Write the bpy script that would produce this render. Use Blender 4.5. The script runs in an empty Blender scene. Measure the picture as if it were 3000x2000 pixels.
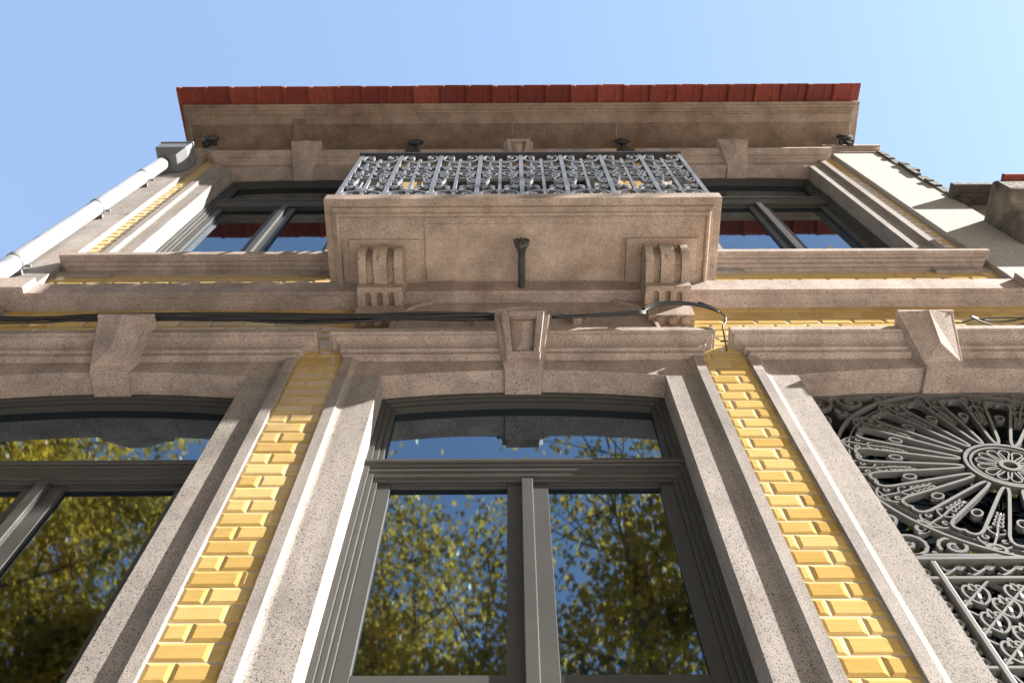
import bpy, math, random
from mathutils import Vector, Matrix
R = math.radians
random.seed(7)
sc = bpy.context.scene
C = sc.collection

# ------------------------------------------------------------------ camera
cam_d = bpy.data.cameras.new('camera'); cam = bpy.data.objects.new('camera', cam_d); C.objects.link(cam)
cam_d.sensor_width = 36; cam_d.lens = 34.0; cam_d.clip_start = .05; cam_d.clip_end = 3000
TH, ROLL, YAW = R(67.0764), R(-.2242), R(-.0717)
fwd = Vector((math.sin(YAW)*math.cos(TH), math.cos(YAW)*math.cos(TH), math.sin(TH)))
r0 = Vector((math.cos(YAW), -math.sin(YAW), 0)); u0 = r0.cross(fwd)
rr = r0*math.cos(ROLL)+u0*math.sin(ROLL); uu = -r0*math.sin(ROLL)+u0*math.cos(ROLL)
cam.matrix_world = Matrix(((rr.x, uu.x, -fwd.x, 0), (rr.y, uu.y, -fwd.y, -1.6), (rr.z, uu.z, -fwd.z, 1.6), (0, 0, 0, 1)))
sc.camera = cam

# ------------------------------------------------------------------ sky, sun, exposure
SUN = Vector((3.64, -1.0, 2.72)).normalized()          # towards the sun
el = math.asin(SUN.z)
w = bpy.data.worlds.new('World'); sc.world = w; w.use_nodes = True
nt = w.node_tree; bg = nt.nodes['Background']
sky = nt.nodes.new('ShaderNodeTexSky'); sky.sky_type = 'NISHITA'; sky.sun_disc = False
sky.sun_elevation = el; sky.sun_rotation = math.atan2(SUN.x, SUN.y)
sky.air_density = 1.0; sky.dust_density = .4; sky.ozone_density = 2.2; sky.altitude = 80
gm = nt.nodes.new('ShaderNodeGamma'); gm.inputs[1].default_value = .62; nt.links.new(sky.outputs[0], gm.inputs[0])
tn = nt.nodes.new('ShaderNodeMix'); tn.data_type = 'RGBA'; tn.blend_type = 'MULTIPLY'; tn.inputs[0].default_value = 1; tn.inputs[7].default_value = (.93, 1, 1.07, 1)
nt.links.new(gm.outputs[0], tn.inputs[6]); nt.links.new(tn.outputs[2], bg.inputs[0]); bg.inputs[1].default_value = .112
sl = bpy.data.lights.new('sun', 'SUN'); sl.energy = 5.0; sl.angle = R(.5); sl.color = (1, .955, .89)
so = bpy.data.objects.new('sun', sl); C.objects.link(so); so.location = SUN*40
so.rotation_euler = (-SUN).to_track_quat('-Z', 'Y').to_euler()
sc.view_settings.view_transform = 'Standard'; sc.view_settings.look = 'None'
sc.view_settings.gamma = 1; sc.view_settings.use_curve_mapping = False
sc.view_settings.exposure = 2.35
try:
    sc.cycles.max_bounces = 8; sc.cycles.diffuse_bounces = 5; sc.cycles.use_denoising = True
    sc.cycles.sample_clamp_indirect = 6
except Exception:
    pass

# ------------------------------------------------------------------ materials
def mat(name):
    m = bpy.data.materials.new(name); m.use_nodes = True
    return m, m.node_tree, m.node_tree.nodes['Principled BSDF']
def nd(t, kind, **kw):
    n = t.nodes.new(kind)
    for k, v in kw.items(): setattr(n, k, v)
    return n
def pos(t, scale=None):
    g = nd(t, 'ShaderNodeNewGeometry')
    if scale is None: return g.outputs['Position']
    m = nd(t, 'ShaderNodeVectorMath', operation='MULTIPLY'); t.links.new(g.outputs['Position'], m.inputs[0]); m.inputs[1].default_value = scale
    return m.outputs[0]
def noise(t, vec, scale, detail=2, rough=.5):
    n = nd(t, 'ShaderNodeTexNoise'); n.inputs['Scale'].default_value = scale; n.inputs['Detail'].default_value = detail
    n.inputs['Roughness'].default_value = rough; t.links.new(vec, n.inputs['Vector']); return n.outputs[0]
def ramp(t, fac, stops):
    r = nd(t, 'ShaderNodeValToRGB'); e = r.color_ramp.elements
    while len(e) < len(stops): e.new(.5)
    for i, (p, c) in enumerate(stops):
        e[i].position = p; e[i].color = tuple(c)+(1,) if len(c) == 3 else c
    t.links.new(fac, r.inputs[0]); return r.outputs[0]
def mixc(t, fac, a, b, blend='MIX'):
    n = nd(t, 'ShaderNodeMix', data_type='RGBA', blend_type=blend)
    for sock, v in ((n.inputs[0], fac), (n.inputs[6], a), (n.inputs[7], b)):
        if hasattr(v, 'node'): t.links.new(v, sock)
        elif isinstance(v, (int, float)): sock.default_value = v
        else: sock.default_value = tuple(v)+(1,)
    return n.outputs[2]
def bump(t, b, h, strength, dist):
    n = nd(t, 'ShaderNodeBump'); n.inputs['Strength'].default_value = strength; n.inputs['Distance'].default_value = dist
    t.links.new(h, n.inputs['Height']); t.links.new(n.outputs[0], b.inputs['Normal'])
g3 = lambda v: (v, v, v)

def granite(name, light, mid, stain, stain_lo=.48, stain_hi=.72, dark=.16):
    m, t, b = mat(name); P = pos(t)
    base = ramp(t, noise(t, P, 170, 3, .65), [(.36, mid), (.62, light)])
    speck = ramp(t, noise(t, P, 240, 1, .5), [(.605, g3(0)), (.67, g3(1))])
    pale = ramp(t, noise(t, P, 210, 2, .5), [(.58, g3(0)), (.72, g3(1))])
    big = ramp(t, noise(t, P, 2.3, 5, .62), [(stain_lo, g3(0)), (stain_hi, g3(1))])
    mid2 = ramp(t, noise(t, P, 4.5, 6, .68), [(.28, g3(.72)), (.50, g3(1.0)), (.72, g3(1.14))])
    rust = ramp(t, noise(t, P, 3.1, 6, .7), [(.56, g3(0)), (.70, g3(.42))]); base = mixc(t, rust, base, (mid[0]*1.02, mid[1]*.78, mid[2]*.62))
    c = mixc(t, big, base, stain)
    c = mixc(t, pale, c, tuple(min(.85, x*1.18) for x in light))
    sp = nd(t, 'ShaderNodeMath', operation='MULTIPLY'); t.links.new(speck, sp.inputs[0]); sp.inputs[1].default_value = .92
    c = mixc(t, sp.outputs[0], c, g3(dark*.22))
    c = mixc(t, 1.0, c, mid2, 'MULTIPLY')
    st = ramp(t, noise(t, pos(t, (9, 9, .9)), 1.0, 5, .65), [(.40, g3(.80)), (.60, g3(1.03))])
    c = mixc(t, 1.0, c, st, 'MULTIPLY')
    oi = nd(t, 'ShaderNodeObjectInfo'); c = mixc(t, 1.0, c, ramp(t, oi.outputs['Random'], [(0, (.92, .91, .90)), (1, (1.05, 1.04, 1.04))]), 'MULTIPLY')
    t.links.new(c, b.inputs['Base Color']); b.inputs['Roughness'].default_value = .85
    b.inputs['Specular IOR Level'].default_value = .3
    bump(t, b, noise(t, P, 150, 2, .5), .22, .003)
    return m
M = {}
M['stone'] = granite('granite', (.43, .362, .326), (.325, .264, .232), (.305, .238, .202), .46, .74)  # colour lifted for shaded lintels and hoods, standing in for fill light
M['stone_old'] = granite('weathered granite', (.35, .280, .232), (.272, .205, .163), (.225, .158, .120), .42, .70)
M['stone_warm'] = granite('warm granite', (.455, .372, .310), (.352, .277, .226), (.300, .222, .174), .44, .72)  # warm stone, lightened further in place of light bounced up under the balcony
M['stone_clean'] = granite('pale granite', (.312, .284, .262), (.250, .221, .200), (.266, .232, .208), .55, .8)
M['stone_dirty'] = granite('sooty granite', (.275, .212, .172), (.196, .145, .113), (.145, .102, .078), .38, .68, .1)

def simple(name, col, rough, metal=0., spec=.5, var=None, bumpv=None):
    m, t, b = mat(name)
    b.inputs['Roughness'].default_value = rough; b.inputs['Metallic'].default_value = metal; b.inputs['Specular IOR Level'].default_value = spec
    if var:
        P = pos(t); c = ramp(t, noise(t, P, var[0], 4, .6), [(.3, tuple(x*(1-var[1]) for x in col)), (.7, tuple(min(.9, x*(1+var[1])) for x in col))])
        t.links.new(c, b.inputs['Base Color'])
        if bumpv: bump(t, b, noise(t, P, bumpv[0], 3), bumpv[1], bumpv[2])
    else:
        b.inputs['Base Color'].default_value = tuple(col)+(1,)
    return m
M['grout'] = simple('grout', (.40, .375, .345), .9, var=(40, .1))
M['mortar'] = simple('lime mortar', (0.256, 0.227, 0.192), .95, var=(60, .12))
M['plaster'] = simple('rough plaster', (.335, .318, .298), .95, var=(45, .16), bumpv=(130, .35, .004))
M['joinery'] = simple('dark grey paint', (.060, .0595, .057), .42, spec=.18, var=(6, .08))
M['iron_light'] = simple('light grey iron paint', (.115, .114, .113), .5, spec=.3, var=(30, .12))
M['iron_rail'] = simple('railing grey paint', (.135, .140, .150), .42, spec=.5, var=(25, .15))
M['black'] = simple('black rubber', (.018, .018, .02), .5)
M['blackiron'] = simple('black iron', (.015, .015, .017), .45)
M['pvc'] = simple('white pipe paint', (.185, .192, .203), .4, var=(5, .05))
M['zinc'] = simple('grey zinc', (0.128, 0.132, 0.138), .45, var=(8, .1))
M['spout'] = simple('grey cast iron', (0.048, 0.049, 0.047), .55, var=(40, .25), bumpv=(80, .4, .004))
M['slate'] = simple('dark slate', (.06, .058, .055), .8, var=(20, .3), bumpv=(30, .6, .01))
M['darkconc'] = simple('weathered concrete', (.13, .107, .084), .95, var=(9, .6), bumpv=(35, .6, .012))
M['greyplaster'] = simple('grey plaster', (0.192, 0.182, 0.166), .95, var=(6, .2), bumpv=(60, .3, .004))
M['bark'] = simple('tree bark', (.15, .12, .09), .9, var=(9, .45), bumpv=(22, .7, .03))
M['road'] = simple('asphalt', (.07, .068, .065), .9, var=(50, .3))
M['verge'] = simple('leaf strewn earth', (.13, .105, .068), .95, var=(4, .4))
M['pave'] = simple('pale paving', (.63, .575, .51), .9, var=(12, .12))

def tile_mat():
    m, t, b = mat('yellow glaze'); oi = nd(t, 'ShaderNodeObjectInfo'); P = pos(t)
    c = ramp(t, oi.outputs['Random'], [(0, (.40, .262, .080)), (.5, (.465, .318, .112)), (1, (.53, .378, .155))])
    c2 = mixc(t, 1., c, ramp(t, noise(t, pos(t, (6, 30, 60)), 1.5, 3), [(.3, g3(.9)), (.7, g3(1.06))]), 'MULTIPLY')
    t.links.new(c2, b.inputs['Base Color']); b.inputs['Roughness'].default_value = .2; b.inputs['Specular IOR Level'].default_value = .22
    bump(t, b, noise(t, P, 14, 2), .10, .01)
    return m
M['tile'] = tile_mat()
def roof_mat():
    m, t, b = mat('red clay'); oi = nd(t, 'ShaderNodeObjectInfo'); P = pos(t)
    c = ramp(t, oi.outputs['Random'], [(0, (.135, .021, .015)), (.5, (.20, .034, .021)), (1, (.25, .052, .032))])
    c = mixc(t, 1., c, ramp(t, noise(t, P, 22, 4, .6), [(.3, g3(.75)), (.7, g3(1.15))]), 'MULTIPLY')
    t.links.new(c, b.inputs['Base Color']); b.inputs['Roughness'].default_value = .8
    return m
M['roof'] = roof_mat()
def glass_mat():
    m, t, b = mat('window glass'); b.inputs['Base Color'].default_value = (.002, .002, .0025, 1)
    b.inputs['Roughness'].default_value = .027; b.inputs['IOR'].default_value = 3.3; b.inputs['Specular Tint'].default_value = (.56, .79, 1, 1)
    bump(t, b, noise(t, pos(t, (1, 1, .35)), 3.0, 1), .022, .02)
    return m
M['glass'] = glass_mat()
def leaf_mat(name, cols):
    m, t, b = mat(name); P = pos(t)
    wn = nd(t, 'ShaderNodeTexWhiteNoise', noise_dimensions='3D'); sv = nd(t, 'ShaderNodeVectorMath', operation='SNAP')
    t.links.new(P, sv.inputs[0]); sv.inputs[1].default_value = (.22, .22, .22); t.links.new(sv.outputs[0], wn.inputs['Vector'])
    f = nd(t, 'ShaderNodeMath', operation='ADD'); f.use_clamp = True
    h = nd(t, 'ShaderNodeMath', operation='MULTIPLY_ADD'); t.links.new(wn.outputs[0], h.inputs[0]); h.inputs[1].default_value = .26; h.inputs[2].default_value = -.13
    t.links.new(noise(t, P, 1.3, 4, .6), f.inputs[0]); t.links.new(h.outputs[0], f.inputs[1])
    c = ramp(t, f.outputs[0], cols)
    t.links.new(c, b.inputs['Base Color']); b.inputs['Roughness'].default_value = .45
    tr = nd(t, 'ShaderNodeBsdfTranslucent'); t.links.new(c, tr.inputs[0])
    mx = nd(t, 'ShaderNodeMixShader'); mx.inputs[0].default_value = .58
    t.links.new(b.outputs[0], mx.inputs[1]); t.links.new(tr.outputs[0], mx.inputs[2])
    t.links.new(mx.outputs[0], t.nodes['Material Output'].inputs[0]); return m
M['leaf'] = leaf_mat('autumn leaves', [(.25, (.13, .12, .022)), (.42, (.31, .235, .034)), (.56, (.56, .37, .042)), (.75, (.76, .52, .055))])

# ------------------------------------------------------------------ mesh helpers   (p = distance out from the tile plane, y = -p)
class MB:
    def __init__(s): s.v = []; s.f = []
    def add(s, vs, fs):
        o = len(s.v); s.v += [tuple(v) for v in vs]; s.f += [tuple(i+o for i in f) for f in fs]; return s
    def box(s, x0, x1, p0, p1, z0, z1):
        return s.add([(x, -p, z) for z in (z0, z1) for p in (p0, p1) for x in (x0, x1)],
                     [(0, 1, 3, 2), (4, 6, 7, 5), (2, 3, 7, 6), (0, 4, 5, 1), (0, 2, 6, 4), (1, 5, 7, 3)])
    def hexa(s, pts):     # 8 points, bottom 4 then top 4, same order round
        return s.add(pts, [(3, 2, 1, 0), (4, 5, 6, 7), (0, 1, 5, 4), (1, 2, 6, 5), (2, 3, 7, 6), (3, 0, 4, 7)])
    def extrude_x(s, prof, x0, x1):      # closed polygon [(p,z)]
        n = len(prof); vs = [(x, -p, z) for x in (x0, x1) for p, z in prof]
        fs = [(i, (i+1) % n, n+(i+1) % n, n+i) for i in range(n)]+[tuple(range(n-1, -1, -1)), tuple(range(n, 2*n))]
        return s.add(vs, fs)
    def extrude_z(s, prof, z0, z1):      # closed polygon [(x,p)]
        n = len(prof); vs = [(x, -p, z) for z in (z0, z1) for x, p in prof]
        fs = [(i, (i+1) % n, n+(i+1) % n, n+i) for i in range(n)]+[tuple(range(n-1, -1, -1)), tuple(range(n, 2*n))]
        return s.add(vs, fs)
    def molding(s, x0, x1, prof, pref=0., back=-.03, left=True, right=True):   # profile [(p,z)] bottom to top, mitred returns
        vs = []; fs = []
        for p, z in prof:
            e = max(0, p-pref); a = x0-(e if left else 0); d = x1+(e if right else 0)
            vs += [(a, -back, z), (a, -p, z), (d, -p, z), (d, -back, z)]
        for i in range(len(prof)-1):
            o = 4*i
            for k in range(3): fs.append((o+k, o+k+1, o+k+5, o+k+4))
        fs.append((3, 2, 1, 0)); o = 4*(len(prof)-1); fs.append((o, o+1, o+2, o+3)); fs.append((0, o, o+3, 3))
        # the back strip above is only a closing face; intermediate points lie on it
        return s.add(vs, fs)
    def ribbon(s, pts, p, depth, th, closed=False, axis='x'):   # flat bar along a line in the x-z plane (or p-z plane at x = p)
        n = len(pts); vs = []
        for i, (x, z) in enumerate(pts):
            a = pts[(i-1) % n] if (closed or i > 0) else pts[i]; b = pts[(i+1) % n] if (closed or i < n-1) else pts[i]
            dx, dz = b[0]-a[0], b[1]-a[1]; l = math.hypot(dx, dz) or 1; nx, nz = -dz/l*th/2, dx/l*th/2
            for sx, sp in ((1, 1), (-1, 1), (-1, -1), (1, -1)):
                X, Z, Q = x+sx*nx, z+sx*nz, p+sp*depth/2
                vs.append((X, -Q, Z) if axis == 'x' else (Q, -X, Z))
        fs = []
        for i in range(n if closed else n-1):
            o, q = 4*i, 4*((i+1) % n)
            for k in range(4): fs.append((o+k, o+(k+1) % 4, q+(k+1) % 4, q+k))
        if not closed: fs += [(3, 2, 1, 0), (4*n-4, 4*n-3, 4*n-2, 4*n-1)]
        return s.add(vs, fs)
    def tube(s, pts, r, n=8, rs=None):
        pts = [Vector(q) for q in pts]; vs = []; fs = []; up = Vector((0, 0, 1))
        for i, q in enumerate(pts):
            t = (pts[min(i+1, len(pts)-1)]-pts[max(i-1, 0)]).normalized()
            a = t.cross(up if abs(t.z) < .95 else Vector((0, 1, 0))).normalized(); b = t.cross(a); rad = rs[i] if rs else r
            vs += [tuple(q+(a*math.cos(6.28318*k/n)+b*math.sin(6.28318*k/n))*rad) for k in range(n)]
        for i in range(len(pts)-1):
            for k in range(n): fs.append((i*n+k, i*n+(k+1) % n, (i+1)*n+(k+1) % n, (i+1)*n+k))
        fs += [tuple(range(n-1, -1, -1)), tuple(range((len(pts)-1)*n, len(pts)*n))]
        return s.add(vs, fs)
    def ball(s, c, r, sx=1, sy=1, sz=1, n=8, m=5):
        vs = [(c[0], c[1], c[2]+r*sz)]; fs = []
        for j in range(1, m):
            a = math.pi*j/m
            vs += [(c[0]+r*sx*math.sin(a)*math.cos(6.28318*k/n), c[1]+r*sy*math.sin(a)*math.sin(6.28318*k/n), c[2]+r*sz*math.cos(a)) for k in range(n)]
        vs.append((c[0], c[1], c[2]-r*sz)); L = len(vs)-1
        for k in range(n):
            fs.append((0, 1+k, 1+(k+1) % n)); fs.append((L, L-n+(k+1) % n, L-n+k))
            for j in range(m-2): o = 1+j*n; fs.append((o+k, o+n+k, o+n+(k+1) % n, o+(k+1) % n))
        return s.add(vs, fs)
    def mesh(s, name, m, smooth=False):
        me = bpy.data.meshes.new(name); me.from_pydata(s.v, [], s.f)
        import bmesh
        b = bmesh.new(); b.from_mesh(me); bmesh.ops.recalc_face_normals(b, faces=b.faces); b.to_mesh(me); b.free()
        me.materials.append(m)
        if smooth: me.polygons.foreach_set('use_smooth', [True]*len(me.polygons))
        me.update(); return me
    def build(s, name, m, parent=None, bevel=0, smooth=False):
        o = bpy.data.objects.new(name, s.mesh(name, m, smooth)); C.objects.link(o)
        attach(o, parent)
        if bevel:
            mo = o.modifiers.new('edge', 'BEVEL'); mo.width = bevel; mo.segments = 2; mo.limit_method = 'ANGLE'; mo.angle_limit = R(40)
        return o
def attach(o, parent):
    if parent is not None:
        o.parent = parent
        r = parent
        T = Matrix.Identity(4)
        while r is not None:
            T = Matrix.Translation(r.location) @ T if r.type == 'EMPTY' else T
            r = r.parent
        o.matrix_parent_inverse = T.inverted() if parent.type == 'EMPTY' else Matrix.Identity(4)
def thing(name, label, cat, loc, group=None):
    o = bpy.data.objects.new(name, None); C.objects.link(o); o.location = loc; o.empty_display_size = .2
    o['label'] = label; o['category'] = cat
    if group: o['group'] = group
    return o
def tag(o, label, cat, group=None):
    o['label'] = label; o['category'] = cat
    if group: o['group'] = group
    return o
def inst(name, mesh, loc, parent, roty=0.):
    o = bpy.data.objects.new(name, mesh); C.objects.link(o); o.location = loc; o.rotation_euler = (0, roty, 0)
    attach(o, parent); return o
def arc(cx, cz, rx, rz, a0, a1, n=12):
    return [(cx+rx*math.cos(R(a0+(a1-a0)*i/n)), cz+rz*math.sin(R(a0+(a1-a0)*i/n))) for i in range(n+1)]
def spiral(cx, cz, r1, r0, a0, turns, n=18):
    return [(cx+(r1+(r0-r1)*i/n)*math.cos(R(a0+turns*360*i/n)), cz+(r1+(r0-r1)*i/n)*math.sin(R(a0+turns*360*i/n))) for i in range(n+1)]
def bez(a, b, c, d, n=10):
    return [tuple((1-t)**3*a[k]+3*(1-t)**2*t*b[k]+3*(1-t)*t*t*c[k]+t**3*d[k] for k in range(len(a))) for t in (i/n for i in range(n+1))]

# ------------------------------------------------------------------ ground
def sheet(name, x0, x1, y0, y1, z, m):
    b = MB().add([(x0, y0, z), (x1, y0, z), (x1, y1, z), (x0, y1, z)], [(0, 1, 2, 3)])
    o = b.build(name, m); o['kind'] = 'structure'; return o
sheet('ground', -600, 600, -600, 600, -.13, M['verge'])  # unseen; dark earth added beyond the pavement to cut bounce on the wall
sheet('road', -600, 600, -15.0, -9.0, -.126, M['road'])
o = MB().box(-60, 60, -.2, 4.9, -.12, 0).build('pavement', M['pave']); o['kind'] = 'structure'  # unseen; width and paleness shaped for the light bounced onto the undersides
o = MB().box(-60, 60, 4.903, 5.05, -.12, .004).build('kerb', M['stone_clean']); o['kind'] = 'structure'

# ------------------------------------------------------------------ the house
house = thing('townhouse', 'tall narrow granite house with yellow wall tiles, stone balcony and red eaves', 'house', (.09, 0, 0))
XL, XR = -2.62, 2.82                     # ends of the facade
LOW = [(-1.605, .56), (.0415, .56), (1.715, .595)]
UPP = [(-1.556, .525), (.05, .525), (1.682, .525)]
SPR, CRN = 5.05, 5.105                   # lower heads
USP, UCR = 8.70, 8.755                   # upper heads
# wall core, in pieces round the openings
wb = MB(); G = -.005
def spans(ops, hw): 
    e = [XL]; 
    for cx, _ in ops: e += [cx-hw, cx+hw]
    e.append(XR); return [(e[i], e[i+1]) for i in range(0, len(e), 2)]
for a, b in spans(LOW, .70): wb.box(a, b, -.35, G, 0, 5.25)
for cx, _ in LOW: wb.box(cx-.70, cx+.70, -.35, G-.02, 0, 2.0)
wb.box(XL, XR, -.35, G, 5.2505, 6.05)
for a, b in spans(UPP, .65): wb.box(a, b, -.35, G, 6.0505, 8.87)
for i in (0, 2): wb.box(UPP[i][0]-.65, UPP[i][0]+.65, -.35, G, 6.0505, 6.36)
wb.box(XL, XR, -.35, G, 8.8705, 9.50)
wb.build('wall', M['grout'], house)
MB().box(XL, XL+.3, -7, -.352, 0, 9.50).box(XR-.3, XR, -7, -.352, 0, 9.50).box(XL, XR, -7.3, -7.002, 0, 9.50).build('side_wall', M['plaster'], house)

# ---- stone surrounds
def jamb_profile(cx, hw, sgn, face, cove, outer, band=.0125):
    q = [(hw, -.26), (hw, -.006), (face, -.006)]
    for i in range(1, 7):
        a = R(90*i/6); q.append((face+(cove-face)*math.sin(a), -.006+(band+.006)*(1-math.cos(a))))
    q += [(outer, band), (outer, -.26)]
    q = [(cx+sgn*x, p) for x, p in q]
    return q if sgn > 0 else q[::-1]
def arch_z(x, hw, zs, zc): return zs+(zc-zs)*(1-(x/hw)**2)
def hood(z, h=.14, reach=.085):     # profile of the little cornice over an opening
    k = h/.14; q = [(.005, z), (.022, z+.002*k), (.024, z+.026*k), (.036, z+.030*k)]
    for i in range(0, 7):
        a = R(90*i/6); q.append((.036+.034*(1-math.cos(a))/1., z+(.034+.05*math.sin(a))*k))
    q += [(.074, z+.088*k), (.074, z+.094*k), (reach, z+.097*k), (reach, z+.137*k), (.01, z+.142*k)]
    return q
def keystone(cx, zb, zt, parent, style, wb_=.073, wt=.113, pt=.14):
    b = MB()
    # body back into the wall
    b.hexa([(cx-wb_, .118, zb), (cx+wb_, .118, zb), (cx+wb_, -.004, zb), (cx-wb_, -.004, zb),
            (cx-wt, .118, zt), (cx+wt, .118, zt), (cx+wt, -pt, zt), (cx-wt, -pt, zt)])
    dp, dz = pt-.004, zt-zb; L = math.hypot(dp, dz); n = (dz/L, -dp/L)   # outward normal in (p,z)
    def P(u, v, h): return (cx+u*(wb_+(wt-wb_)*v), -(.004+dp*v+n[0]*h), zb+dz*v+n[1]*h)
    if style == 'facet':
        a, v0, v1, h = .90, .10, .97, .030
        q = [P(-a, v0, .0005), P(a, v0, .0005), P(a, v1, .0005), P(-a, v1, .0005), P(0, v0+.26, h), P(0, v1, h)]
        b.add(q, [(0, 1, 4), (1, 2, 5, 4), (3, 0, 4, 5), (2, 3, 5), (3, 2, 1, 0)])
        b.hexa([(cx-wt-.004, .02, zt), (cx+wt+.004, .02, zt), (cx+wt+.004, -pt-.006, zt), (cx-wt-.004, -pt-.006, zt),
                (cx-wt-.004, .02, zt+.018), (cx+wt+.004, .02, zt+.018), (cx+wt+.004, -pt-.006, zt+.018), (cx-wt-.004, -pt-.006, zt+.018)])
    else:
        def bar(u0, v0, u1, v1, u2, v2, u3, v3, h):
            b.hexa([P(u0, v0, -.002), P(u1, v1, -.002), P(u2, v2, -.002), P(u3, v3, -.002), P(u0, v0, h), P(u1, v1, h), P(u2, v2, h), P(u3, v3, h)])
        bar(-.80, .24, -.50, .24, -.52, .995, -.80, .995, .026); bar(.50, .24, .80, .24, .80, .995, .52, .995, .026)
        bar(-.515, .90, .515, .90, .515, .995, -.515, .995, .026); bar(-.86, .13, .86, .13, .86, .235, -.86, .235, .034)
        q = [P(-.5, .26, .0005), P(.5, .26, .0005), P(.5, .90, .0005), P(-.5, .90, .0005), P(0, .44, .024), P(0, .80, .024)]
        b.add(q, [(0, 1, 4), (1, 2, 5, 4), (3, 0, 4, 5), (2, 3, 5), (3, 2, 1, 0)])
    return b.build('keystone', M['stone'], parent, bevel=.0025)
def surround(cx, hw, z0, zs, zc, top, style, hood_h=.135, half=.712, jm='stone_clean', face=.104, cove=.130, outer=.167, upper=False):
    lin = MB(); N = 16; xs = [-hw+2*hw*i/N for i in range(N+1)]
    vs = []; fs = []
    for x in xs:
        z = arch_z(x, hw, zs, zc)
        vs += [(cx+x, .006, z), (cx+x, .26, z), (cx+x, .006, top), (cx+x, .26, top)]
    for i in range(N):
        o = 4*i
        fs += [(o, o+4, o+5, o+1), (o, o+2, o+6, o+4), (o+2, o+3, o+7, o+6), (o+1, o+5, o+7, o+3)]
    fs += [(0, 1, 3, 2), (4*N, 4*N+2, 4*N+3, 4*N+1)]
    lin.add(vs, fs)
    for sgn in (-1, 1):
        lin.extrude_z(jamb_profile(cx, hw, sgn, hw+face, hw+cove, hw+outer), zs+.003, top)
    lint = lin.build('lintel', M['stone'], house)
    for sgn in (-1, 1):
        MB().extrude_z(jamb_profile(cx, hw, sgn, hw+face, hw+cove, hw+outer), z0, zs).build('jamb', M[jm], house)
    MB().molding(cx-half, cx+half, hood(top, hood_h), pref=0).build('hood_moulding', M['stone'], house, bevel=.002)
    keystone(cx, zc-.02, top+hood_h+.005, house, style)
for i, (cx, hw) in enumerate(LOW):
    surround(cx, hw, 1.9, SPR, CRN, 5.198, 'panel' if i == 1 else 'facet', half=.73 if i == 2 else .712)
for i, (cx, hw) in enumerate(UPP):
    surround(cx, hw, 6.06 if i == 1 else 6.40, USP, UCR, 8.825, 'panel' if i == 1 else 'facet', hood_h=.12, half=.66, face=.082, cove=.105, outer=.145)

# ---- joinery
def window(cx, hw, z0, zs, zc, zt_b, zt_t, bar=None):
    f = MB(); N = 14
    def ring(h0, h1, pf, zlo, drop0, drop1):
        for sgn in (-1, 1):
            x0, x1 = sorted((cx+sgn*h0, cx+sgn*h1)); f.box(x0, x1, -.2, pf, zlo, arch_z(h1, hw, zs, zc)-drop0)
        vs = []; fs = []
        xs = [-h1+2*h1*i/N for i in range(N+1)]
        for x in xs:
            z = arch_z(x, hw, zs, zc); a, b_ = z-drop1, z-drop0+.0005
            vs += [(cx+x, -pf, a), (cx+x, .2, a), (cx+x, -pf, b_), (cx+x, .2, b_)]
        for i in range(N):
            o = 4*i; fs += [(o, o+4, o+5, o+1), (o, o+2, o+6, o+4), (o+2, o+3, o+7, o+6), (o+1, o+5, o+7, o+3)]
        fs += [(0, 1, 3, 2), (4*N, 4*N+2, 4*N+3, 4*N+1)]
        f.add(vs, fs)
    ring(hw+.01, hw-.020, -.104, z0, -.01, .022)
    ring(hw-.0205, hw-.038, -.114, z0, .0225, .036)
    ring(hw-.0385, hw-.055, -.126, z0, .0365, .052)
    win = f.build('window', M['joinery'], house, bevel=.0015)
    tz = zt_b; k = (zt_t-zt_b)/.115
    MB().extrude_x([(-.134, tz), (-.124, tz), (-.122, tz+.02*k), (-.117, tz+.022*k), (-.115, tz+.038*k), (-.110, tz+.05*k), (-.109, tz+.078*k),
                    (-.103, tz+.082*k), (-.103, tz+.096*k), (-.096, tz+.099*k), (-.096, zt_t), (-.134, zt_t+.003)], cx-hw+.001, cx+hw-.001).build('transom', M['joinery'], win, bevel=.0012)
    hi = hw-.0555
    for sgn, inner in ((-1, -.0615), (1, .0765)):
        s = MB(); xo = cx+sgn*hi; xi = cx+inner; xm = cx+(-.006 if sgn < 0 else .019); x_out = cx+sgn*(hi-.045)
        a, b_ = sorted((xo, x_out)); s.box(a, b_, -.2, -.136, z0+.01, zt_b+.07)
        a, b_ = sorted((xm, xi)); s.box(a, b_, -.2, -.136, z0+.01, zt_b+.07)
        a, b_ = sorted((x_out, xi)); a += .0003; b_ -= .0003
        s.box(a, b_, -.2, -.136, zt_b-.002, zt_b+.07); s.box(a, b_, -.2, -.142, zt_b-.010, zt_b-.0025)
        s.box(a, b_, -.2, -.136, z0+.01, z0+.09)
        if bar: s.box(a, b_, -.2, -.138, bar-.045, bar)
        sa = s.build('sash', M['joinery'], win, bevel=.0015)
        MB().box(a-.004, b_+.004, -.158, -.152, z0+.08, zt_b-.004).build('pane', M['glass'], sa)
    MB().box(cx-.014, cx+.025, -.1355, -.112, z0+.02, zt_b-.002).build('mullion', M['joinery'], win, bevel=.003)
    # arched top light pane
    h = hw-.05; vs = []; fs = []
    for i in range(N+1):
        x = -h+2*h*i/N; zt = arch_z(x, hw, zs, zc)-.046
        vs += [(cx+x, .152, zt_t-.01), (cx+x, .158, zt_t-.01), (cx+x, .152, zt), (cx+x, .158, zt)]
    for i in range(N):
        o = 4*i; fs += [(o, o+4, o+5, o+1), (o, o+2, o+6, o+4), (o+2, o+3, o+7, o+6), (o+1, o+5, o+7, o+3)]
    fs += [(0, 1, 3, 2), (4*N, 4*N+2, 4*N+3, 4*N+1)]
    MB().add(vs, fs).build('pane', M['glass'], win)
    return win
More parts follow.
